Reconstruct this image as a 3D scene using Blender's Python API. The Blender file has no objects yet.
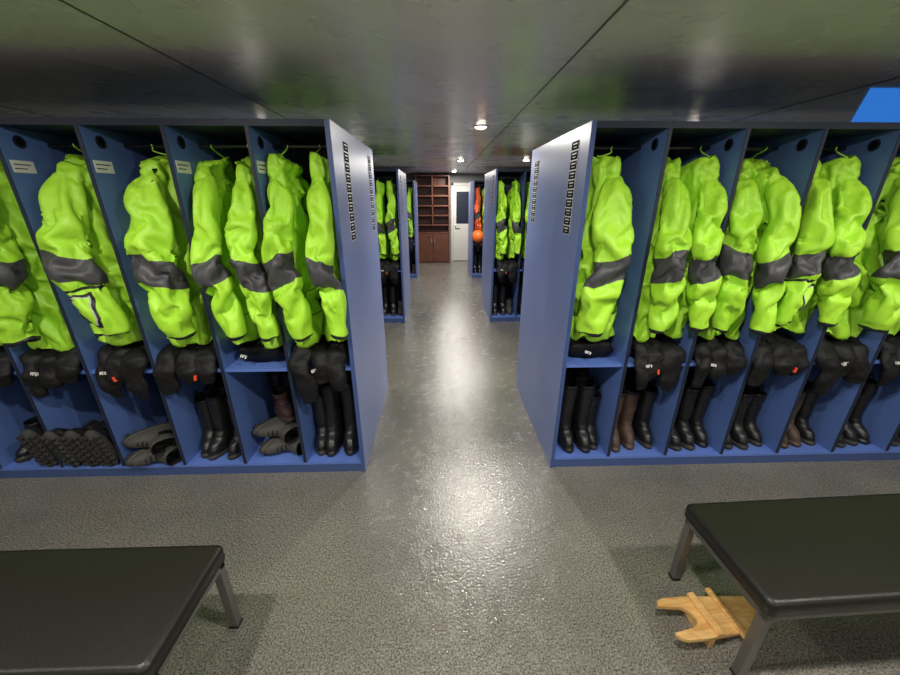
import bpy, bmesh, math, random, time
from mathutils import Vector, noise, Matrix
random.seed(7)
S = bpy.context.scene
try:
    S.view_settings.view_transform = 'Standard'
    S.view_settings.look = 'None'
except Exception as e:
    print(e)

# ------------------------------------------------------------------ materials
def mat(name, col, rough=0.5, metal=0.0, bump=0.0, bscale=50.0, var=0.0, vscale=5.0, emit=None, estr=0.0, spec=0.5, rvar=0.0):
    m = bpy.data.materials.new(name); m.use_nodes = True
    nt = m.node_tree; b = nt.nodes['Principled BSDF']
    b.inputs['Base Color'].default_value = (*col, 1)
    b.inputs['Roughness'].default_value = rough
    b.inputs['Metallic'].default_value = metal
    b.inputs['Specular IOR Level'].default_value = spec
    tc = nt.nodes.new('ShaderNodeTexCoord')
    if var > 0:
        n = nt.nodes.new('ShaderNodeTexNoise'); n.inputs['Scale'].default_value = vscale; n.inputs['Detail'].default_value = 5
        nt.links.new(tc.outputs['Object'], n.inputs['Vector'])
        r = nt.nodes.new('ShaderNodeValToRGB')
        r.color_ramp.elements[0].position = 0.3; r.color_ramp.elements[1].position = 0.7
        r.color_ramp.elements[0].color = (*[c*(1-var) for c in col], 1)
        r.color_ramp.elements[1].color = (*[min(1, c*(1+var)) for c in col], 1)
        nt.links.new(n.outputs['Fac'], r.inputs['Fac']); nt.links.new(r.outputs['Color'], b.inputs['Base Color'])
    if rvar > 0:
        n = nt.nodes.new('ShaderNodeTexNoise'); n.inputs['Scale'].default_value = 3; n.inputs['Detail'].default_value = 6
        nt.links.new(tc.outputs['Object'], n.inputs['Vector'])
        mr = nt.nodes.new('ShaderNodeMapRange')
        mr.inputs['From Min'].default_value = .3; mr.inputs['From Max'].default_value = .7
        mr.inputs['To Min'].default_value = rough-rvar; mr.inputs['To Max'].default_value = rough+rvar
        nt.links.new(n.outputs['Fac'], mr.inputs['Value']); nt.links.new(mr.outputs['Result'], b.inputs['Roughness'])
    if bump > 0:
        n = nt.nodes.new('ShaderNodeTexNoise'); n.inputs['Scale'].default_value = bscale; n.inputs['Detail'].default_value = 4
        nt.links.new(tc.outputs['Object'], n.inputs['Vector'])
        bp = nt.nodes.new('ShaderNodeBump'); bp.inputs['Strength'].default_value = bump; bp.inputs['Distance'].default_value = 0.01
        nt.links.new(n.outputs['Fac'], bp.inputs['Height']); nt.links.new(bp.outputs['Normal'], b.inputs['Normal'])
    if emit:
        b.inputs['Emission Color'].default_value = (*emit, 1); b.inputs['Emission Strength'].default_value = estr
    return m

M = {}
M['black'] = mat('black_fabric', (0.005, 0.005, 0.006), 0.6, bump=0.5, bscale=40, spec=.3)
M['orange'] = mat('orange_plastic', (0.85, 0.16, 0.02), 0.4)
M['blue'] = mat('blue_laminate', (0.09, 0.16, 0.41), 0.38, var=0.10, vscale=3)
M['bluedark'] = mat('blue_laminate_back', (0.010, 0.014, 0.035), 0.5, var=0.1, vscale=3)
M['bluepanel'] = mat('blue_laminate_panel', (0.17, 0.22, 0.44), 0.33, var=0.07, vscale=2)
M['bluebase'] = mat('blue_laminate_base', (0.10, 0.18, 0.52), 0.35, var=0.1, vscale=4)
M['edge'] = mat('dark_edge_trim', (0.014, 0.02, 0.04), 0.5, spec=.3)
M['card'] = mat('black_card', (0.004, 0.004, 0.005), 0.9, spec=.05)
M['kick'] = mat('kick_plate', (0.045, 0.08, 0.22), 0.4)
M['steel'] = mat('brushed_steel', (0.22, 0.21, 0.20), 0.4, metal=0.8)
M['chrome'] = mat('rail_metal', (0.08, 0.08, 0.08), 0.35, metal=1.0)
M['vinyl'] = mat('black_vinyl', (0.010, 0.009, 0.008), 0.38, bump=0.12, bscale=180, spec=.4)
M['rubber'] = mat('black_rubber', (0.009, 0.009, 0.010), 0.36)
M['rubber2'] = mat('sole_rubber', (0.03, 0.029, 0.027), 0.7)
M['brown'] = mat('brown_leather', (0.06, 0.036, 0.024), 0.55, bump=0.2, bscale=60)
M['greyboot'] = mat('grey_nubuck', (0.055, 0.052, 0.047), 0.7, bump=0.2, bscale=60)
M['maroon'] = mat('maroon_fabric', (0.035, 0.010, 0.010), 0.7)
M['white'] = mat('white_print', (0.7, 0.7, 0.68), 0.5)
M['tag'] = mat('orange_tag', (0.85, 0.09, 0.03), 0.5)
M['wall'] = mat('wall_paint', (0.22, 0.22, 0.21), 0.5, var=0.05)
M['whitepaint'] = mat('white_paint', (0.68, 0.67, 0.62), 0.45)
M['trimm'] = mat('ceiling_trim', (0.12, 0.12, 0.11), 0.4)
M['lampring'] = mat('lamp_ring', (0.6, 0.6, 0.58), 0.35, metal=.6)
M['lamp'] = mat('lamp_glass', (1, .95, .85), 0.5, emit=(1.0, 0.90, 0.72), estr=32)
M['blueglow'] = mat('blue_glow_paint', (0.01, 0.05, 0.2), 0.3, emit=(0.02, 0.18, 0.66), estr=0.85)  # emissive blue that paints a reflected glow, no lamp

def wood(name, c1, c2, rough=0.45, scale=6):
    m = bpy.data.materials.new(name); m.use_nodes = True
    nt = m.node_tree; b = nt.nodes['Principled BSDF']; b.inputs['Roughness'].default_value = rough
    tc = nt.nodes.new('ShaderNodeTexCoord'); mp = nt.nodes.new('ShaderNodeMapping'); mp.inputs['Scale'].default_value = (1, 8, 8)
    n = nt.nodes.new('ShaderNodeTexNoise'); n.inputs['Scale'].default_value = scale; n.inputs['Detail'].default_value = 6; n.inputs['Distortion'].default_value = 1.0
    r = nt.nodes.new('ShaderNodeValToRGB'); r.color_ramp.elements[0].color = (*c1, 1); r.color_ramp.elements[1].color = (*c2, 1)
    r.color_ramp.elements[0].position = .35; r.color_ramp.elements[1].position = .65
    nt.links.new(tc.outputs['Object'], mp.inputs['Vector']); nt.links.new(mp.outputs['Vector'], n.inputs['Vector'])
    nt.links.new(n.outputs['Fac'], r.inputs['Fac']); nt.links.new(r.outputs['Color'], b.inputs['Base Color'])
    return m
M['pine'] = wood('pine_plywood', (0.60, 0.32, 0.10), (0.78, 0.50, 0.20))
M['mahog'] = wood('mahogany', (0.10, 0.032, 0.018), (0.19, 0.068, 0.038), 0.4)

def floor_mat():
    m = bpy.data.materials.new('speckled_resin_floor'); m.use_nodes = True
    nt = m.node_tree; b = nt.nodes['Principled BSDF']; L = nt.links
    tc = nt.nodes.new('ShaderNodeTexCoord')
    def nz(scale, det=6):
        n = nt.nodes.new('ShaderNodeTexNoise'); n.inputs['Scale'].default_value = scale
        n.inputs['Detail'].default_value = det
        L.new(tc.outputs['Object'], n.inputs['Vector']); return n
    a = nz(130, 4); c = nz(1.6, 6); d = nz(14, 6)
    r = nt.nodes.new('ShaderNodeValToRGB')
    r.color_ramp.elements[0].position = .34; r.color_ramp.elements[1].position = .68
    r.color_ramp.elements[0].color = (0.060, 0.056, 0.049, 1); r.color_ramp.elements[1].color = (0.28, 0.268, 0.24, 1)
    L.new(a.outputs['Fac'], r.inputs['Fac'])
    r2 = nt.nodes.new('ShaderNodeValToRGB')
    r2.color_ramp.elements[0].position = .3; r2.color_ramp.elements[1].position = .7
    r2.color_ramp.elements[0].color = (.74, .74, .74, 1); r2.color_ramp.elements[1].color = (1.08, 1.07, 1.03, 1)
    L.new(c.outputs['Fac'], r2.inputs['Fac'])
    mx = nt.nodes.new('ShaderNodeMix'); mx.data_type = 'RGBA'; mx.blend_type = 'MULTIPLY'; mx.inputs[0].default_value = 1
    L.new(r.outputs['Color'], mx.inputs[6]); L.new(r2.outputs['Color'], mx.inputs[7])
    L.new(mx.outputs[2], b.inputs['Base Color'])
    mr = nt.nodes.new('ShaderNodeMapRange'); mr.inputs['From Min'].default_value = .35; mr.inputs['From Max'].default_value = .65
    mr.inputs['To Min'].default_value = .10; mr.inputs['To Max'].default_value = .30
    L.new(d.outputs['Fac'], mr.inputs['Value']); L.new(mr.outputs['Result'], b.inputs['Roughness'])
    v = nz(80, 3)
    bp = nt.nodes.new('ShaderNodeBump'); bp.inputs['Strength'].default_value = .65; bp.inputs['Distance'].default_value = .004
    L.new(v.outputs['Fac'], bp.inputs['Height']); L.new(bp.outputs['Normal'], b.inputs['Normal'])
    b.inputs['Specular IOR Level'].default_value = 1.0
    return m
M['floor'] = floor_mat()
def ceil_mat():
    m = mat('ceiling_metal_panel', (0.76, 0.73, 0.70), 0.28, metal=0.0, var=.05, vscale=1.2, rvar=.05)
    nt = m.node_tree; b = nt.nodes['Principled BSDF']
    n = nt.nodes.new('ShaderNodeTexNoise'); n.inputs['Scale'].default_value = 2.2; n.inputs['Detail'].default_value = 1
    tc = nt.nodes.new('ShaderNodeTexCoord'); nt.links.new(tc.outputs['Object'], n.inputs['Vector'])
    bp = nt.nodes.new('ShaderNodeBump'); bp.inputs['Strength'].default_value = .25; bp.inputs['Distance'].default_value = .03
    nt.links.new(n.outputs['Fac'], bp.inputs['Height']); nt.links.new(bp.outputs['Normal'], b.inputs['Normal'])
    return m
M['ceil'] = ceil_mat()

def jacket_mat(name, col, b0=-.44, b1=-.58, trim=False, pocket=True):
    m = bpy.data.materials.new(name); m.use_nodes = True; nt = m.node_tree; b = nt.nodes['Principled BSDF']; L = nt.links
    at = nt.nodes.new('ShaderNodeAttribute'); at.attribute_name = 'rest'
    sx = nt.nodes.new('ShaderNodeSeparateXYZ'); L.new(at.outputs['Vector'], sx.inputs[0])
    def mt(op, a, c=None):
        n = nt.nodes.new('ShaderNodeMath'); n.operation = op
        for k, v in enumerate((a, c)):
            if v is None: continue
            if isinstance(v, (int, float)): n.inputs[k].default_value = v
            else: L.new(v, n.inputs[k])
        return n.outputs[0]
    def mul(*a):
        r = a[0]
        for q in a[1:]: r = mt('MULTIPLY', r, q)
        return r
    X, Y, Z = sx.outputs; ax = mt('ABSOLUTE', X)
    def rng(v, lo, hi): return mul(mt('GREATER_THAN', v, lo), mt('LESS_THAN', v, hi))
    out = mt('GREATER_THAN', ax, .188)
    band = mul(rng(mt('ADD', Z, mt('MULTIPLY', Y, .25)), b1, b0), out)
    cuff = mul(mt('LESS_THAN', Z, -.845), mt('GREATER_THAN', ax, .195))
    front = mt('LESS_THAN', Y, 0)
    zipm = mul(mt('LESS_THAN', ax, .008), front, rng(Z, -.95, -.12))
    masks = [cuff, zipm]
    if pocket:
        for (x0, x1, z0, z1) in ((.045, .145, -.80, -.64),):
            o = mul(rng(ax, x0, x1), rng(Z, z0, z1), front)
            i = mul(rng(ax, x0+.005, x1-.005), rng(Z, z0+.005, z1-.005), front)
            masks.append(mt('SUBTRACT', o, i))
    mask = masks[0]
    for q in masks[1:]: mask = mt('MAXIMUM', mask, q)
    def mixc(fac, c1, c2):
        mx = nt.nodes.new('ShaderNodeMix'); mx.data_type = 'RGBA'
        L.new(fac, mx.inputs[0])
        for idx, c in ((6, c1), (7, c2)):
            if isinstance(c, tuple): mx.inputs[idx].default_value = c
            else: L.new(c, mx.inputs[idx])
        return mx.outputs[2]
    n = nt.nodes.new('ShaderNodeTexNoise'); n.inputs['Scale'].default_value = 5; n.inputs['Detail'].default_value = 4
    L.new(at.outputs['Vector'], n.inputs['Vector'])
    base = mixc(n.outputs['Fac'], (col[0]*.82, col[1]*.84, col[2], 1), (col[0]*1.15, min(1, col[1]*1.12), col[2]*1.3, 1))
    base = mixc(band, base, (.055, .055, .062, 1))
    base = mixc(mask, base, (.018, .018, .02, 1))
    if trim:
        def frame(x0, x1, z0, z1, w):
            o = mul(rng(Y, x0, x1), rng(Z, z0, z1), out); i = mul(rng(Y, x0+w, x1-w), rng(Z, z0+w, z1-w), out)
            return mt('SUBTRACT', o, i)
        blk = mt('MAXIMUM', frame(-.05, .05, -.80, -.63, .014), mul(rng(Z, -.61, -.595), out))
        base = mixc(blk, base, (.015, .015, .017, 1))
        base = mixc(frame(-.036, .036, -.786, -.644, .006), base, (.45, .47, .45, 1))
    L.new(base, b.inputs['Base Color'])
    b.inputs['Roughness'].default_value = .5
    n1 = nt.nodes.new('ShaderNodeTexNoise'); n1.inputs['Scale'].default_value = 20; n1.inputs['Detail'].default_value = 5; n1.inputs['Distortion'].default_value = .6
    try: n1.noise_type = 'RIDGED_MULTIFRACTAL'
    except Exception: pass
    mp = nt.nodes.new('ShaderNodeMapping'); mp.inputs['Scale'].default_value = (1, 1, .8)
    L.new(at.outputs['Vector'], mp.inputs['Vector']); L.new(mp.outputs['Vector'], n1.inputs['Vector'])
    bp = nt.nodes.new('ShaderNodeBump'); bp.inputs['Strength'].default_value = .55; bp.inputs['Distance'].default_value = .010
    L.new(n1.outputs['Fac'], bp.inputs['Height']); L.new(bp.outputs['Normal'], b.inputs['Normal'])
    return m
GREEN = (0.405, 0.78, 0.035)
JM = [jacket_mat('hivis_jacket_fabric_a', GREEN), jacket_mat('hivis_jacket_fabric_b', (0.37, .73, .03), -.42, -.57),
      jacket_mat('hivis_jacket_fabric_trim', GREEN, -.43, -.56, trim=True), jacket_mat('orange_jacket_fabric', (.85, .12, .02))]

# ------------------------------------------------------------------ mesh helpers
def new_obj(name, bm, mats, smooth=False, bevel=0.0, loc=(0, 0, 0), rot=(0, 0, 0)):
    me = bpy.data.meshes.new(name)
    bmesh.ops.recalc_face_normals(bm, faces=bm.faces[:])
    bm.to_mesh(me); bm.free()
    for k in mats: me.materials.append(M[k])
    if smooth:
        for p in me.polygons: p.use_smooth = True
    o = bpy.data.objects.new(name, me); S.collection.objects.link(o)
    o.location = loc; o.rotation_euler = rot
    if bevel > 0:
        b = o.modifiers.new('bevel', 'BEVEL'); b.width = bevel; b.segments = 2; b.limit_method = 'ANGLE'
    return o

def box(bm, x0, x1, y0, y1, z0, z1, mi=0, T=None):
    vs = [bm.verts.new((x, y, z)) for x in (x0, x1) for y in (y0, y1) for z in (z0, z1)]
    if T is not None:
        for v in vs: v.co = T @ v.co
    for q in ((0, 1, 3, 2), (4, 6, 7, 5), (0, 4, 5, 1), (2, 3, 7, 6), (0, 2, 6, 4), (1, 5, 7, 3)):
        f = bm.faces.new([vs[i] for i in q]); f.material_index = mi

def loft(bm, rings, mi=0, cap0=True, cap1=True, fmat=None, smooth=True):
    vr = [[bm.verts.new(p) for p in r] for r in rings]
    n = len(rings[0])
    for i in range(len(vr)-1):
        for j in range(n):
            k = (j+1) % n
            try: f = bm.faces.new((vr[i][j], vr[i][k], vr[i+1][k], vr[i+1][j]))
            except ValueError: continue
            f.material_index = fmat(i, j) if fmat else mi
            f.smooth = smooth
    for c, r, idx in ((cap0, vr[0], 0), (cap1, vr[-1], len(vr)-2)):
        if c:
            ctr = Vector((0, 0, 0))
            for v in r: ctr += v.co
            cv = bm.verts.new(ctr/n)
            for j in range(n):
                f = bm.faces.new((r[j], r[(j+1) % n], cv)); f.material_index = fmat(idx, j) if fmat else mi; f.smooth = smooth

def cyl(bm, c, r, h, axis='z', mi=0, seg=20, r2=None):
    r2 = r if r2 is None else r2
    rings = []
    for k, rr in ((0, r), (1, r2)):
        ring = []
        for j in range(seg):
            a = 2*math.pi*j/seg; ca, sa = math.cos(a)*rr, math.sin(a)*rr
            o = h*k
            p = {'z': (ca, sa, o), 'x': (o, ca, sa), 'y': (ca, o, sa)}[axis]
            ring.append(Vector(p)+Vector(c))
        rings.append(ring)
    loft(bm, rings, mi, smooth=False)

def interp(xs, ys, t):
    if t <= xs[0]: return ys[0]
    for i in range(len(xs)-1):
        if t <= xs[i+1]:
            u = (t-xs[i])/(xs[i+1]-xs[i]); u = u*u*(3-2*u)*0.5+u*0.5
            return ys[i]*(1-u)+ys[i+1]*u
    return ys[-1]

def cat(pts, t):
    n = len(pts)-1; f = t*n; i = min(int(f), n-1); u = f-i
    p0 = pts[max(i-1, 0)]; p1 = pts[i]; p2 = pts[i+1]; p3 = pts[min(i+2, n)]
    return 0.5*((2*p1)+(p2-p0)*u+(2*p0-5*p1+4*p2-p3)*u*u+(3*p1-p0-3*p2+p3)*u*u*u)

def tube(bm, pts, radii, n=16, steps=12, mi=0, flat=1.0, side=Vector((1, 0, 0)), fmat=None, disp=None):
    pts = [Vector(p) for p in pts]
    rings = []
    for i in range(steps+1):
        t = i/steps
        c = cat(pts, t)
        d = (cat(pts, min(1, t+.01))-cat(pts, max(0, t-.01))).normalized()
        s = (side-d*side.dot(d)).normalized(); u = d.cross(s)
        f = t*(len(radii)-1); k = min(int(f), len(radii)-2); r = radii[k]*(1-(f-k))+radii[k+1]*(f-k)
        ring = []
        for j in range(n):
            a = 2*math.pi*j/n
            dirv = s*math.cos(a)+u*math.sin(a)*flat
            p = c+dirv*r
            if disp: p = p+dirv.normalized()*disp(p, t, a)
            ring.append(p)
        rings.append(ring)
    loft(bm, rings, mi, fmat=fmat)
def ridge(v): return 1-2*abs(noise.noise(v))

# ------------------------------------------------------------------ jackets (draped with the cloth solver)
def jacket_base(seed, depth, sl):
    rnd = random.Random(seed)
    bm = bmesh.new(); N = 36
    def lin(xs, ys, t):
        if t <= xs[0]: return ys[0]
        for i in range(len(xs)-1):
            if t <= xs[i+1]:
                u = (t-xs[i])/(xs[i+1]-xs[i]); return ys[i]*(1-u)+ys[i+1]*u
        return ys[-1]
    rings = []
    for i in range(25):
        t = i/24*.86
        w = lin([0, .03, .08, .2, .86], [.08, .13, .155, .163, .178], t); d = depth*lin([0, .03, .10, .3, .86], [.6, .75, .85, 1.0, 1.25], t)
        rings.append([Vector((w*math.cos(a), d*math.sin(a)+.01, -.09-t)) for a in [2*math.pi*j/N for j in range(N)]])
    loft(bm, rings)
    for sg in (1, -1):
        oy = rnd.uniform(-.03, .03); b = rnd.uniform(-.08, .06)
        pts = [Vector((sg*.07, 0, -.11)), Vector((sg*.165, oy*.5, -.15)), Vector((sg*.238, oy, -.27)), Vector((sg*.268, oy-b*.4, -.45)), Vector((sg*.275, oy+b*.5, -.65)), Vector((sg*.268, oy+b, -.86))]
        rd = [sl*.62, sl*.82, sl*.95, sl*1.03, sl*.98, sl*.70]
        rr = []
        for i in range(31):
            t = i/30; c = cat(pts, t); dd = (cat(pts, min(1, t+.01))-cat(pts, max(0, t-.01))).normalized()
            s = Vector((1, 0, 0)); s = (s-dd*s.dot(dd)).normalized(); u = dd.cross(s)
            f = t*5; k = min(int(f), 4); r = rd[k]*(1-f+k)+rd[k+1]*(f-k)
            rr.append([c+(s*math.cos(a)*.8+u*math.sin(a)*1.18)*r for a in [2*math.pi*j/28 for j in range(28)]])
        loft(bm, rr)
    hx = rnd.uniform(-.02, .03); lean = rnd.uniform(0, .04); rr = []
    for i in range(17):
        t = i/16; r = (math.sin(math.pi*(.28+t*.53)))**.5; z = -.15+.150*t
        ring = []
        for j in range(32):
            a = 2*math.pi*j/32; c, s = math.cos(a), math.sin(a)
            y = s*.130*r+lean*t
            if s < -.3: y += (-s-.3)*.15*math.sin(t*math.pi)
            ring.append(Vector((c*.155*r+hx*t, y, z+.03*math.sin(a+seed)*t)))
        rr.append(ring)
    loft(bm, rr)
    bmesh.ops.recalc_face_normals(bm, faces=bm.faces[:])
    me = bpy.data.meshes.new('b'); bm.to_mesh(me); bm.free()
    return me
def drape(me0, seed, shrink=-.14, press=0, vox=.013, frames=16, goal=.15, bend=6, amp=.03, fr=6):
    o = bpy.data.objects.new('simtmp', me0); S.collection.objects.link(o)
    m = o.modifiers.new('r', 'REMESH'); m.mode = 'VOXEL'; m.voxel_size = vox
    dg = bpy.context.evaluated_depsgraph_get(); me = bpy.data.meshes.new_from_object(o.evaluated_get(dg)); o.modifiers.clear(); o.data = me
    rest = [v.co.copy() for v in me.vertices]
    for v in me.vertices:
        p = v.co; v.co = p+v.normal*(noise.noise(Vector((p.x*fr*1.3+seed, p.y*fr*1.3, p.z*fr+p.y*5)))*amp)
    vg = o.vertex_groups.new(name='pin')
    for i, p in enumerate(rest):
        top = .30 if p.z > -.10 else max(0, min(1, (p.z+.30)/.2))*.28
        vg.add([i], max(goal, top), 'REPLACE')
    c = o.modifiers.new('c', 'CLOTH'); s = c.settings
    s.quality = 4; s.mass = .25; s.tension_stiffness = 15; s.compression_stiffness = 8; s.shear_stiffness = 5; s.bending_stiffness = bend
    s.shrink_min = shrink; s.vertex_group_mass = 'pin'; s.pin_stiffness = 1.0
    s.use_pressure = True; s.uniform_pressure_force = press; s.air_damping = 2
    c.collision_settings.use_collision = False; c.collision_settings.use_self_collision = False
    c.point_cache.frame_start = 1; c.point_cache.frame_end = frames+2
    for f in range(1, frames+1): S.frame_set(f)
    dg = bpy.context.evaluated_depsgraph_get(); out = bpy.data.meshes.new_from_object(o.evaluated_get(dg))
    bpy.data.objects.remove(o)
    zmin = min(v.co.z for v in out.vertices); zmax = max(v.co.z for v in out.vertices)
    k = 1.055/(zmax-zmin)
    for v in out.vertices: v.co.z = (v.co.z-zmax)*k+.018
    out['ylo'] = min(v.co.y for v in out.vertices); out['yhi'] = max(v.co.y for v in out.vertices)
    n0 = len(out.vertices)
    bm = bmesh.new(); bm.from_mesh(out)
    top = max((v.co for v in bm.verts), key=lambda p: p.z).copy()
    tube(bm, [(top.x, top.y+.004, 0.0), (top.x*.5, .005, .03), (0, 0, .05), (0, -.004, .066)], [.004, .004, .004, .003], n=8, steps=14)
    bm.to_mesh(out); bm.free()
    out.name = 'hooded_jacket'
    rv = [x for p in rest for x in p]+[0.0]*(3*(len(out.vertices)-n0))
    at = out.attributes.new('rest', 'FLOAT_VECTOR', 'POINT'); at.data.foreach_set('vector', rv)
    for p in out.polygons: p.use_smooth = True
    S.frame_set(1)
    return out

T0 = time.time()
base = []
for (sd, dp, sl, mi, kw) in [
        (2, .095, .074, 0, dict(shrink=-.16, bend=4, amp=.03, fr=7)),
        (12, .095, .076, 1, dict(shrink=-.18, bend=4, amp=.03, fr=8, goal=.16)),
        (23, .10, .072, 0, dict(shrink=-.16, bend=3, amp=.028, fr=8, goal=.17)),
        (5, .160, .080, 0, dict(shrink=-.18, bend=5, amp=.033, fr=9, goal=.15)),
        (36, .135, .080, 2, dict(shrink=-.17, bend=4, amp=.033, fr=8, goal=.15)),
        (47, .155, .084, 1, dict(shrink=-.18, bend=4, amp=.033, fr=8, goal=.16))]:
    me = drape(jacket_base(sd, dp, sl), sd, **kw); me.materials.append(JM[mi]); base.append(me)
print('drape', time.time()-T0, [len(b.vertices) for b in base])
orangej = base[2].copy(); orangej.materials.clear(); orangej.materials.append(JM[3])

RAILZ = 2.0
P = 0.395; H = 2.09; SHZ = .775
def put_jacket(me, x, y, yaw, width, sz=1.0, sx=1.0, bounds=None, yfront=None):
    ylo, yhi = me['ylo'], me['yhi']
    sy = min(1.2, width/(yhi-ylo))
    c = (ylo+yhi)/2*sy; a = math.radians(yaw)
    if bounds: me = me.copy()
    o = bpy.data.objects.new('hooded_jacket', me); S.collection.objects.link(o)
    loc = Vector((x+math.sin(a)*c, y-math.cos(a)*c, RAILZ-.058*sz))
    if not bounds:
        o.location = loc; o.rotation_euler = (0, 0, a); o.scale = (sx, sy, sz); return o
    R = Matrix.Rotation(a, 3, 'Z'); lo, hi = bounds
    for v in me.vertices:
        p = R @ Vector((v.co.x*sx, v.co.y*sy, v.co.z*sz)) + loc
        e = max(0.0, (yfront-.004-p.y))*1.6
        l, h = lo-e, hi+e; k = .012
        if p.x < l+k: p.x = l+k*math.exp((p.x-l-k)/k*.5) if p.x-l-k > -8 else l
        if p.x > h-k: p.x = h-k*math.exp(-(p.x-h+k)/k*.5) if p.x-h+k < 8 else h
        v.co = p-loc
    me.update(); o.location = loc
    return o

# ------------------------------------------------------------------ lockers
def locker_unit(x0, sgn, n, y0, depth=1.2):
    bm = bmesh.new()
    ym = y0+depth/2; y1 = y0+depth
    def bx(a, b, *r): box(bm, min(a, b), max(a, b), *r)
    xe = x0+sgn*P*n
    bx(x0, x0+sgn*.026, y0, y1, 0, H, 1)
    bx(x0+sgn*.001, x0+sgn*.025, y0-.003, y0, 0.0, H, 4)
    for i in range(1, n+1):
        x = x0+sgn*P*i
        bx(x-.010, x+.010, y0+.002, y1-.002, .085, H-.03, 0)
        bx(x-.0095, x+.0095, y0-.002, y0+.002, .085, H-.03, 3)
        for s in (-1, 1):
            for yy in (y0+.10, y1-.10):
                cyl(bm, (x+s*.010 if s > 0 else x-.013, yy, 2.0), .030, .003, 'x', 3, 18)
                cyl(bm, (x+.0125 if s > 0 else x-.0145, yy, 2.0), .020, .002, 'x', 5, 18)
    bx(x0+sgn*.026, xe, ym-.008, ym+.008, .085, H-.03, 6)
    bx(x0+sgn*.026, xe, y0, y1, H-.03, H, 3)
    bx(x0+sgn*.026, xe, y0, y1, .065, .085, 2)
    bx(x0+sgn*.026, xe, y0+.004, y1-.004, 0, .065, 4)
    for i in range(n):
        a = x0+sgn*(P*i+.010+(.016 if i == 0 else 0)); b = x0+sgn*(P*(i+1)-.010)
        bx(a, b, y0+.012, ym-.008, SHZ-.018, SHZ, 2)
        bx(a, b, ym+.008, y1-.012, SHZ-.018, SHZ, 2)
        for yy in (y0+.25, y1-.25):
            cyl(bm, (min(a, b), yy, RAILZ), .009, abs(b-a), 'x', 5, 12)
    return new_obj('locker_unit', bm, ['blue', 'bluepanel', 'bluebase', 'edge', 'kick', 'chrome', 'bluedark'])

XL, XR = -.515, .75
NL = 9
YS = [2.005, 5.17, 8.4]
for y0 in YS:
    locker_unit(XL, -1, NL, y0)
    locker_unit(XR, 1, NL, y0)

def label(x, y, z):
    bm = bmesh.new()
    box(bm, 0, .0015, -.055, .055, -.028, .028, 0)
    for k, (a, b) in enumerate(((-.045, .038), (-.045, .015))):
        box(bm, .0015, .002, a, b, .007-k*.019, .012-k*.019, 1)
    new_obj('name_label', bm, ['white', 'edge'], loc=(x, y, z))
for i in range(1, 7):
    label(XL-P*i+.0105, YS[0]+.075, 1.885)

def card_strip(x, y, z0, z1, sgn, n=10):
    bm = bmesh.new()
    h = (z1-z0)/n
    box(bm, 0, .001, -.058, .058, 0, z1-z0, 0)
    for i in range(n):
        box(bm, .001, .0013, -.054, .054, i*h+h*.07, i*h+h*.93, 1)
        box(bm, .0013, .0016, -.034, .034, i*h+h*.60, i*h+h*.74, 0)
        box(bm, .0013, .0016, -.024, .024, i*h+h*.30, i*h+h*.38, 0)
    o = new_obj('name_card_strip', bm, ['white', 'card'], loc=(x, y, z0))
    if sgn < 0: o.rotation_euler = (0, 0, math.pi)
for y0 in YS[:2]:
    card_strip(XL+.0005, y0+.28, 1.50, 2.03, 1)
    card_strip(XL+.0005, y0+1.02, 1.50, 2.03, 1)
    card_strip(XR-.0005, y0+.20, 1.54, 2.03, -1)
    card_strip(XR-.0005, y0+1.02, 1.56, 2.0, -1)

# ------------------------------------------------------------------ jackets placement
YJ = YS[0]+.235
rj = random.Random(3)
def bnd(x):
    if x < 0:
        i = int((XL-x)/P); return XL-P*(i+1)+.011, XL-P*i-(.011 if i else .027)
    i = int((x-XR)/P); return XR+P*i+(.011 if i else .027), XR+P*(i+1)-.011
specs = [  # x, mesh, yaw, width, sz
    (-.640, 0, -88, .235, 1.0), (-.822, 1, 90, .22, 1.01),
    (-1.015, 2, -90, .22, 1.02), (-1.22, 0, 91, .235, 1.0),
    (-1.53, 3, -82, .41, 1.0),
    (-1.915, 4, -80, .39, .98),
    (-2.31, 5, -84, .39, 1.02),
    (.965, 3, 84, .39, 1.01),
    (1.27, 5, 86, .28, 1.0), (1.455, 2, 91, .22, .99),
    (1.655, 1, -90, .23, 1.0), (1.845, 0, 86, .22, 1.0),
    (2.05, 4, 91, .24, .96), (2.24, 2, 89, .22, .97),
    (2.54, 3, -84, .38, 1.0),
]
for (x, k, yaw, wd, sz) in specs:
    put_jacket(base[k], x, YJ+rj.uniform(-.02, .015), yaw, wd, sz, bounds=bnd(x), yfront=YS[0])
for i in range(5, NL):
    put_jacket(base[(i*2) % 6], XL-P*(i+.5), YJ, rj.choice([-1, 1])*88, .34)
    for o2 in (-.095, .095): put_jacket(base[rj.choice([0, 1, 2])], XR+P*(i+.5)+o2, YJ, rj.choice([-1, 1])*90, .185)
for y0 in YS[1:]:
    for sg, X in ((-1, XL), (1, XR)):
        for i in range(4):
            for o2 in (-.09, .09):
                xc = X+sg*(P*(i+.5)+(.008 if i == 0 else 0))+o2
                mm = base[rj.choice([0, 1, 2, 4])]
                if y0 > 8 and sg > 0 and o2 < 0: mm = orangej
                put_jacket(mm, xc, y0+.25, rj.choice([-1, 1])*90, .18)

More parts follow.
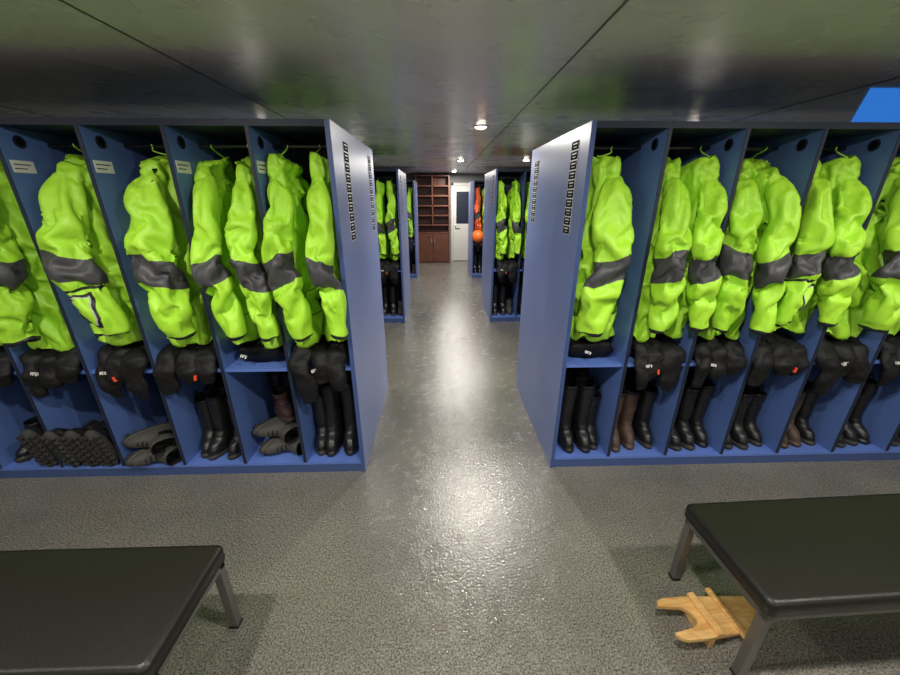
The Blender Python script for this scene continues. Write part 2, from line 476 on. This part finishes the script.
# ------------------------------------------------------------------ boots
def make_boot(h=.36, seed=0, lug=False, short=False):
    bm = bmesh.new()
    if short:
        zz = [0, .018, .028, .032, .06, .085, .11, .14, h]
        fr = [.195, .20, .2, .185, .18, .15, .10, .075, .07]
    else:
        zz = [0, .015, .026, .03, .055, .085, .12, .16, h]
        fr = [.195, .20, .2, .186, .18, .16, .105, .08, .085]
    bk = [.082, .085, .085, .076, .078, .072, .066, .064, .075]
    ww = [.047, .052, .052, .046, .049, .047, .046, .048, .056]
    NS, NR = 40, 44
    rings = []; zl = []
    for i in range(NR+1):
        u = i/NR
        z = h*(u**1.35)
        f = interp(zz, fr, z); b = interp(zz, bk, z); w = interp(zz, ww, z)
        ring = []
        for j in range(NS):
            a = 2*math.pi*j/NS; c, s = math.cos(a), math.sin(a)
            y = -f*max(0, -s)**.9 if s < 0 else b*s
            x = w*math.copysign(abs(c)**.75, c)
            if s < 0 and z < .1: x *= 1+.10*math.sin(min(1, -s)*3.1)
            d = 0
            if z > .035: d = ridge(Vector((x*5+seed, y*5, z*28)))*.004*(1 if z > .1 else .4)+noise.noise(Vector((x*9+seed, y*9, z*6)))*.008*min(1, z*6)
            p = Vector((x, y, z)); p += Vector((c, s, 0))*d
            ring.append(p)
        rings.append(ring); zl.append(z)
    top = rings[-1]
    for k, (sc, dz) in enumerate(((.92, 0.0), (.88, -.03), (.84, -.12))):
        rings.append([Vector((p.x*sc, p.y*sc, h+dz)) for p in top]); zl.append(h)
    def fm(i, j):
        if i < NR and zl[i] < .027: return 1
        if i >= NR: return 2
        return 0
    loft(bm, rings, 0, fmat=fm)
    if lug:
        for r in range(7):
            for cx in (-1, 0, 1):
                y = .058-r*.037+(.018 if cx == 0 else 0)
                if y < -.185: continue
                w = .012 if cx else .010
                x = cx*(.032 if r not in (2, 3) else .026)
                T = Matrix.Translation((x, y, 0)) @ Matrix.Rotation(cx*.5, 4, 'Z')
                box(bm, -w, w, -.010, .010, -.009, .004, 1, T)
        for r in range(5):
            z = .075+r*.018; y = -.135+r*.020
            tube(bm, [(-.025, y, z), (0, y-.012, z+.006), (.025, y, z)], [.003]*3, n=6, steps=6, mi=2)
    else:
        pr = rings[NR]
        loft(bm, [[p+Vector((0, 0, -.02)) + Vector((p.x, p.y, 0)).normalized()*.003 for p in pr], [p+Vector((p.x, p.y, 0)).normalized()*.003 for p in pr]], 2, cap0=False, cap1=False)
        for sx in (-1, 1):
            tube(bm, [(sx*.056, -.015, h-.03), (sx*.058, -.012, h+.03), (sx*.058, .012, h+.03), (sx*.056, .015, h-.03)], [.004]*4, n=6, steps=10, mi=2)
    me = bpy.data.meshes.new('boot'); bmesh.ops.recalc_face_normals(bm, faces=bm.faces[:]); bm.to_mesh(me); bm.free()
    return me
def bmats(me, a, b, c):
    for k in (a, b, c): me.materials.append(M[k])
    return me
B_tall = [bmats(make_boot(.42, 1), 'rubber', 'rubber2', 'black'), bmats(make_boot(.46, 5), 'rubber', 'rubber', 'black'), bmats(make_boot(.38, 9), 'rubber', 'rubber2', 'black')]
B_brown = bmats(make_boot(.40, 3), 'brown', 'brown', 'black')
B_hike = bmats(make_boot(.22, 4, lug=True, short=True), 'greyboot', 'rubber2', 'black')
B_hikeb = bmats(make_boot(.22, 6, lug=True, short=True), 'rubber', 'rubber2', 'black')
B_maroon = bmats(make_boot(.19, 7, lug=True, short=True), 'maroon', 'rubber2', 'black')
def put(me, name, loc, rot=(0, 0, 0), sc=1.0):
    o = bpy.data.objects.new(name, me); S.collection.objects.link(o)
    o.location = loc; o.rotation_euler = [math.radians(r) for r in rot]; o.scale = (sc,)*3
    return o
BZ = .0855
def pair(me, name, xc, y, z=BZ, yaw=0, gap=.062, sc=1.0):
    for s in (-1, 1):
        put(me, name, (xc+s*gap, y+random.uniform(-.015, .015), z), (0, 0, yaw+random.uniform(-5, 5)), sc)
def lx(sg, i, off=0.0):
    return (XL if sg < 0 else XR)+sg*P*(i+.5)+off
y0 = YS[0]
for i in range(NL):
    f = {0: (B_tall[1], -.03), 1: (B_brown, -.055), 2: (B_tall[0], -.05), 3: (B_tall[2], -.055), 4: (B_brown, -.05)}.get(i, (B_tall[i % 3], -.04))
    nm = 'brown_work_boot' if f[0] is B_brown else 'rubber_boot'
    pair(f[0], nm, lx(1, i, f[1]+(.03 if i == 0 else 0)), y0+.24, yaw=random.uniform(-3, 6), gap=.060)
    pair(B_tall[(i+1) % 3], 'rubber_boot', lx(1, i, .06), y0+.49, gap=.058)
    put(B_tall[(i+2) % 3], 'rubber_boot', (lx(1, i, .128), y0+.25, BZ), (0, 0, random.uniform(-4, 4)), .95)
pair(B_tall[1], 'rubber_boot', lx(-1, 0, .01), y0+.25, gap=.064, sc=1.06)
put(B_tall[0], 'rubber_boot', (lx(-1, 0, -.125), y0+.25, BZ), (0, 0, 4), .97)
pair(B_tall[0], 'rubber_boot', lx(-1, 0, -.06), y0+.49, gap=.055); put(B_tall[2], 'rubber_boot', (lx(-1, 0, .105), y0+.49, BZ))
for i in range(1, NL): pair(B_tall[i % 3], 'rubber_boot', lx(-1, i, -.06), y0+.49, gap=.056); put(B_tall[(i+1) % 3], 'rubber_boot', (lx(-1, i, .11), y0+.49, BZ))
put(B_hike, 'hiking_boot', (lx(-1, 1, -.02), y0+.22, BZ+.056), (0, 90, -32))
put(B_hike, 'hiking_boot', (lx(-1, 1, -.03), y0+.25, BZ+.166), (0, 92, -48))
put(B_maroon, 'maroon_hiking_boot', (lx(-1, 1, -.02), y0+.27, BZ+.225), (0, 0, 40), .9)
pair(B_tall[0], 'rubber_boot', lx(-1, 2, .05), y0+.24, yaw=-8)
put(B_tall[2], 'rubber_boot', (lx(-1, 2, -.12), y0+.25, BZ), (0, 0, 6))
put(B_hike, 'hiking_boot', (lx(-1, 3, -.05), y0+.13, BZ+.056), (0, 90, -28))
put(B_hike, 'hiking_boot', (lx(-1, 3, -.03), y0+.16, BZ+.166), (0, 94, -50))
pair(B_tall[2], 'rubber_boot', lx(-1, 3, .09), y0+.38)
for k, dx in enumerate((-.12, -.0, .12)):
    put(B_hikeb, 'winter_boot', (lx(-1, 4, dx), y0-.02, BZ+.096), (-76, 0, 9*k-9), 1.1)
put(B_hikeb, 'winter_boot', (lx(-1, 5, .12), y0-.01, BZ+.096), (-78, 0, 6), 1.1)
for k, dx in enumerate((-.115, 0)):
    put(B_hikeb, 'winter_boot', (lx(-1, 5, dx), y0+.24, BZ), (0, 0, 6*k-6))
for i in (6, 7, 8): pair(B_tall[i % 3], 'rubber_boot', lx(-1, i), y0+.25)

# ---- black waterproof trousers stuffed on the shelves, legs partly hanging over the edge
def make_bundle(seed, over):
    r = random.Random(seed); bm = bmesh.new()
    def dd(p, t, a):
        return (ridge(Vector((p.x*9+seed, p.y*9, p.z*9)))*.014+ridge(Vector((p.x*21+seed, p.y*21, p.z*17)))*.006+noise.noise(Vector((p.x*14, p.y*14+seed, p.z*10)))*.026)*min(1, t*8+.2)
    tube(bm, [(0, .48, .07), (.0, .3, .08), (0, .12, .07), (0, .05, .055)], [.11, .14, .145, .13], n=48, steps=40, flat=.38, disp=dd)
    if over:
        for x in (-.11, -.02, .08):
            x += r.uniform(-.02, .02); ln = over*r.uniform(.2, 1.5); w = r.uniform(.042, .060); fy = r.uniform(-.012, .0); dx = r.uniform(-.035, .035)
            yb = -.026-w*.42
            tube(bm, [(x, .22, .10), (x, .08, .10), (x, -.0, .07), (x+dx*.4, yb, .0), (x+dx, yb+fy, -ln*.55), (x+dx*1.2, yb-fy, -ln)],
                 [w*.9, w, w*1.05, w*.95, w*r.uniform(.7, .95), w*r.uniform(.3, .7)], n=34, steps=54, flat=.48, disp=dd)
    x2 = r.uniform(-.07, .04); yq = -.072 if over else -.03; zq = .005 if over else .08
    T = Matrix.Translation((x2, yq, zq)) @ Matrix.Rotation(math.radians(-14), 4, 'X') @ Matrix.Rotation(r.uniform(-.5, .5), 4, 'Y') @ Matrix.Scale(.7, 4)
    for q in ((-.03, -.022, -.012, .012), (-.014, .004, .006, .012), (-.014, -.007, -.012, .006), (.010, .017, -.012, .012)):
        box(bm, q[0], q[1], -.012, .008, q[2], q[3], 1, T)
    if over and seed % 2 == 0:
        T = Matrix.Translation((x2+.055, -.08, -.03)) @ Matrix.Rotation(r.uniform(-.5, .5), 4, 'Y')
        box(bm, -.006, .006, -.008, .006, -.015, .015, 2, T)
    me = bpy.data.meshes.new('bundle'); bmesh.ops.recalc_face_normals(bm, faces=bm.faces[:]); bm.to_mesh(me); bm.free()
    for k in ('black', 'white', 'tag'): me.materials.append(M[k])
    return me
BD = [make_bundle(1, 0), make_bundle(2, .12), make_bundle(3, .17), make_bundle(14, .13), make_bundle(25, .15)]
for i in range(NL):
    put(BD[(0, 1, 2, 3, 4, 1, 2, 3, 4)[i]], 'hanging_black_trousers', (lx(1, i, .013 if i == 0 else 0), y0+.04, SHZ+.002))
    put(BD[(4, 0, 3, 1, 2, 3, 1, 3, 2)[i]], 'hanging_black_trousers', (lx(-1, i, -.013 if i == 0 else 0), y0+.04, SHZ+.002))
for yy in YS[1:]:
    for sg in (-1, 1):
        for i in range(3):
            pair(B_tall[i], 'rubber_boot', lx(sg, i, -.05), yy+.25, gap=.058); put(B_hike, 'hiking_boot', (lx(sg, i, .12), yy+.25, BZ), sc=.9)
            put(BD[1+i], 'hanging_black_trousers', (lx(sg, i, sg*.013 if i == 0 else 0), yy+.04, SHZ+.002))

# ------------------------------------------------------------------ benches
def bench(name_x0, x1, y0b, y1b, rot=0.0):
    e = bpy.data.objects.new('padded_bench', None); S.collection.objects.link(e)
    cx, cy = (name_x0+x1)/2, (y0b+y1b)/2; w, d = x1-name_x0, y1b-y0b
    e.location = (cx, cy, 0); e.rotation_euler = (0, 0, rot)
    bm = bmesh.new()
    def cush(z0, z1, pr):
        K = 10; rr = []
        def outline(ins):
            pts = []; r = .03
            hw, hd = w/2-ins, d/2-ins; r = max(.004, r-ins*.6)
            for (sx, sy, a0) in ((1, 1, 0), (-1, 1, 90), (-1, -1, 180), (1, -1, 270)):
                for k in range(7):
                    a = math.radians(a0+k*15); pts.append((sx*(hw-r)+r*math.cos(a), sy*(hd-r)+r*math.sin(a)))
            return pts
        for i in range(K+1):
            ang = math.pi/2*i/K
            ins = pr*(1-math.cos(ang)); z = z1-pr+pr*math.sin(ang)
            rr.append([Vector((x, y, z)) for x, y in outline(ins)])
        rr.insert(0, [Vector((x, y, z0+.004)) for x, y in outline(0)])
        rr.insert(0, [Vector((x, y, z0)) for x, y in outline(.006)])
        loft(bm, rr, 0, smooth=True)
    cush(.385, .45, .022)
    o = new_obj('cushion', bm, ['vinyl']); o.parent = e
    for p in o.data.polygons: p.use_smooth = len(p.vertices) == 4
    bm = bmesh.new()
    lw = .034; i0 = .015
    box(bm, -w/2+i0, w/2-i0, d/2-i0-.03, d/2-i0, .345, .385, 0)
    box(bm, -w/2+i0, w/2-i0, -d/2+i0, -d/2+i0+.03, .345, .385, 0)
    for sx in (-1, 0, 1):
        x = sx*(w/2-i0-lw/2)
        box(bm, x-lw/2, x+lw/2, -d/2+i0, d/2-i0, .346, .384, 0)
    o = new_obj('frame', bm, ['steel'], bevel=.002); o.parent = e
    n = 1
    for sx in (-1, 1):
        for sy in (-1, 1):
            bm = bmesh.new(); x = sx*(w/2-i0-lw/2); y = sy*(d/2-i0-lw/2)
            box(bm, x-lw/2, x+lw/2, y-lw/2, y+lw/2, .012, .346, 0)
            box(bm, x-lw/2-.003, x+lw/2+.003, y-lw/2-.003, y+lw/2+.003, 0, .014, 1)
            o = new_obj('leg_%d' % n, bm, ['steel', 'rubber'], bevel=.002); o.parent = e; n += 1
bench(-2.45, -.87, .665, 1.095)
bench(1.11, 2.7, .815, 1.27, math.radians(1.8))

# ------------------------------------------------------------------ boot jack
def boot_jack(loc, rz, L=.33):
    bm = bmesh.new()
    W = .084
    pts = []
    pts += [(L, -W*.8), (L, W*.8), (.10, W), (.0, W), (-.03, W*.9), (-.045, W*.62)]
    for k in range(0, 13):
        a = math.radians(90-k*15); pts.append((.035+.060*math.cos(a)*1.0, .042*math.sin(a)))
    pts += [(-.045, -W*.62), (-.03, -W*.9), (0, -W), (.10, -W)]
    sl = .075
    def zt(x): return .062-(x+.03)*sl/.6
    top = [bm.verts.new((x, y, zt(x)+.020)) for x, y in pts]; bot = [bm.verts.new((x, y, zt(x))) for x, y in pts]
    bm.faces.new(top); bm.faces.new(bot[::-1])
    n = len(pts)
    for i in range(n): bm.faces.new((top[i], bot[i], bot[(i+1) % n], top[(i+1) % n]))
    box(bm, .10, .125, -W, W, 0, zt(.125), 0)
    box(bm, L-.03, L, -W*.8, W*.8, 0, zt(L)+.001, 0)
    box(bm, .125, .155, -W*1.02, W*1.02, zt(.12)+.016, zt(.12)+.040, 0)
    box(bm, .24, .265, -W*1.25, W*1.25, zt(.25)+.016, zt(.25)+.034, 0)
    return new_obj('boot_jack', bm, ['pine'], bevel=.003, loc=loc, rot=(0, 0, rz))
boot_jack((.985, .985, 0), math.radians(7), L=.41)

# ------------------------------------------------------------------ room
CZ = 2.36; X0, X1, Y0, Y1 = -4.10, 4.34, -2.6, 10.9
def room():
    bm = bmesh.new(); box(bm, X0, X1, Y0, Y1, -.05, 0); new_obj('floor', bm, ['floor'])
    bm = bmesh.new(); box(bm, X0, X1, Y0, Y1, CZ, CZ+.05); new_obj('ceiling', bm, ['ceil'])
    bm = bmesh.new(); box(bm, X0-.08, X0, Y0, Y1, 0, CZ); new_obj('wall_left', bm, ['wall'])
    bm = bmesh.new(); box(bm, X1, X1+.08, Y0, Y1, 0, CZ); new_obj('wall_right', bm, ['wall'])
    bm = bmesh.new(); box(bm, X0, X1, Y0-.08, Y0, 0, CZ); new_obj('wall_back', bm, ['wall'])
    bm = bmesh.new(); box(bm, X0, X1, Y1, Y1+.08, 0, CZ); new_obj('wall_front', bm, ['wall'])
    n = 1
    for x in (-3.15, -1.26, .64, 2.54):
        bm = bmesh.new(); box(bm, x-.004, x+.004, Y0, Y1, CZ-.004, CZ); new_obj('trim_%d' % n, bm, ['trimm']); n += 1
room()
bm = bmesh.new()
pts = [(2.62, 2.52), (3.62, 3.55), (4.3, 3.55), (4.3, 2.52)]  # slanted polygon added to paint the blue glow reflected on the ceiling
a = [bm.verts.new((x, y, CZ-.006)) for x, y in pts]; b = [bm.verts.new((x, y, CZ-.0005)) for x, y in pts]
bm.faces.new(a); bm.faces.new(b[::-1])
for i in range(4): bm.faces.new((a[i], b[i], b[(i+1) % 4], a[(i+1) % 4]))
new_obj('blue_ceiling_glow', bm, ['blueglow'])

def downlight(x, y, power):
    e = bpy.data.objects.new('ceiling_downlight', None); S.collection.objects.link(e); e.location = (x, y, CZ)
    bm = bmesh.new()
    rr = []
    for (r, z) in ((.075, 0), (.075, -.006), (.058, -.010), (.052, -.002)):
        rr.append([Vector((math.cos(2*math.pi*j/28)*r, math.sin(2*math.pi*j/28)*r, z)) for j in range(28)])
    loft(bm, rr, 0, cap0=False, cap1=False)
    o = new_obj('ring', bm, ['lampring']); o.parent = e
    bm = bmesh.new(); rr = []
    for k in range(7):
        a = math.pi/2*k/7*.999; rr.append([Vector((math.cos(t)*.053*math.cos(a), math.sin(t)*.053*math.cos(a), -.002-.022*math.sin(a))) for t in [2*math.pi*j/24 for j in range(24)]])
    loft(bm, rr, 0)
    o = new_obj('diffuser', bm, ['lamp']); o.parent = e
    l = bpy.data.lights.new('bulb', 'AREA'); l.shape = 'DISK'; l.size = .10; l.energy = power; l.color = (1.0, .95, .86)
    lo = bpy.data.objects.new('bulb', l); S.collection.objects.link(lo); lo.parent = e; lo.location = (0, 0, -.03)
for x, pw in ((-3.0, 15), (-1.3, 30), (.4, 34), (2.1, 30), (3.6, 15)):
    downlight(x, .65, pw)
for x in (-1.9, .4, 2.4): downlight(x, -1.6, 18)
for y, pw in ((3.85, 44), (7.1, 46), (9.9, 50)): downlight(.4, y, pw)
for x, y in ((1.54, 7.0), (-1.6, 3.85), (2.4, 3.85), (-1.4, 7.1)): downlight(x, y, 22)

# far wall
bm = bmesh.new()
a0, a1, yb, yf = -.62, .30, Y1-.002, Y1-.42
box(bm, a0, a0+.03, yf, yb, 0, 2.3); box(bm, a1-.03, a1, yf, yb, 0, 2.3); box(bm, a0, a1, yb-.02, yb, 0, 2.3)
for z in (.0, .82, 1.02, 1.27, 1.52, 1.77, 2.02, 2.27): box(bm, a0+.03, a1-.03, yf+.01, yb-.02, z, z+.03)
box(bm, -.18, -.15, yf+.01, yb-.02, 1.05, 2.27)
box(bm, a0+.035, -.17, yf-.0, yf+.02, .04, .81); box(bm, -.16, a1-.035, yf, yf+.02, .04, .81)
box(bm, -.21, -.20, yf-.025, yf, .55, .68, 1); box(bm, -.13, -.12, yf-.025, yf, .55, .68, 1)
new_obj('shelving_cabinet', bm, ['mahog', 'lampring'], bevel=.002)
bm = bmesh.new()
box(bm, .36, .42, Y1-.06, Y1-.001, 0, 2.12); box(bm, 1.22, 1.28, Y1-.06, Y1-.001, 0, 2.12); box(bm, .36, 1.28, Y1-.06, Y1-.001, 2.06, 2.12)
box(bm, .425, 1.215, Y1-.045, Y1-.005, .01, 2.055, 0)
box(bm, .50, 1.14, Y1-.05, Y1-.044, 1.05, 1.9, 1)
cyl(bm, (.48, Y1-.10, 1.0), .012, .055, 'y', 2); box(bm, .47, .60, Y1-.11, Y1-.095, .99, 1.01, 2)
new_obj('door_1', bm, ['whitepaint', 'edge', 'lampring'], bevel=.002)

bm = bmesh.new()
rr = []
for i in range(1, 24):
    a = math.pi*i/24; rr.append([Vector((math.cos(t)*.13*math.sin(a), math.sin(t)*.13*math.sin(a), -.13*math.cos(a))) for t in [2*math.pi*j/28 for j in range(28)]])
loft(bm, rr, 0)
tube(bm, [(0, 0, .12), (.025, 0, .17), (0, 0, .2), (-.025, 0, .17), (0, 0, .12)], [.008]*5, n=8, steps=20, mi=1)
tube(bm, [(0, 0, .19), (0, .02, .5), (0, .08, .9), (0, .135, 1.10)], [.005]*4, n=8, steps=12, mi=1)
new_obj('marker_buoy', bm, ['orange', 'rubber'], loc=(.86, YS[2]-.14, .95))

# ------------------------------------------------------------------ world + camera
w = bpy.data.worlds.new('world'); S.world = w; w.use_nodes = True
w.node_tree.nodes['Background'].inputs[0].default_value = (.5, .5, .5, 1); w.node_tree.nodes['Background'].inputs[1].default_value = .05
cd = bpy.data.cameras.new('camera'); cam = bpy.data.objects.new('camera', cd); S.collection.objects.link(cam)
cd.sensor_fit = 'HORIZONTAL'; cd.sensor_width = 36; cd.lens = 364/900*36; cd.clip_start = .02
cam.location = (0, 0, 1.74); cam.rotation_euler = (math.radians(90-21), 0, math.radians(-1.7))
S.camera = cam
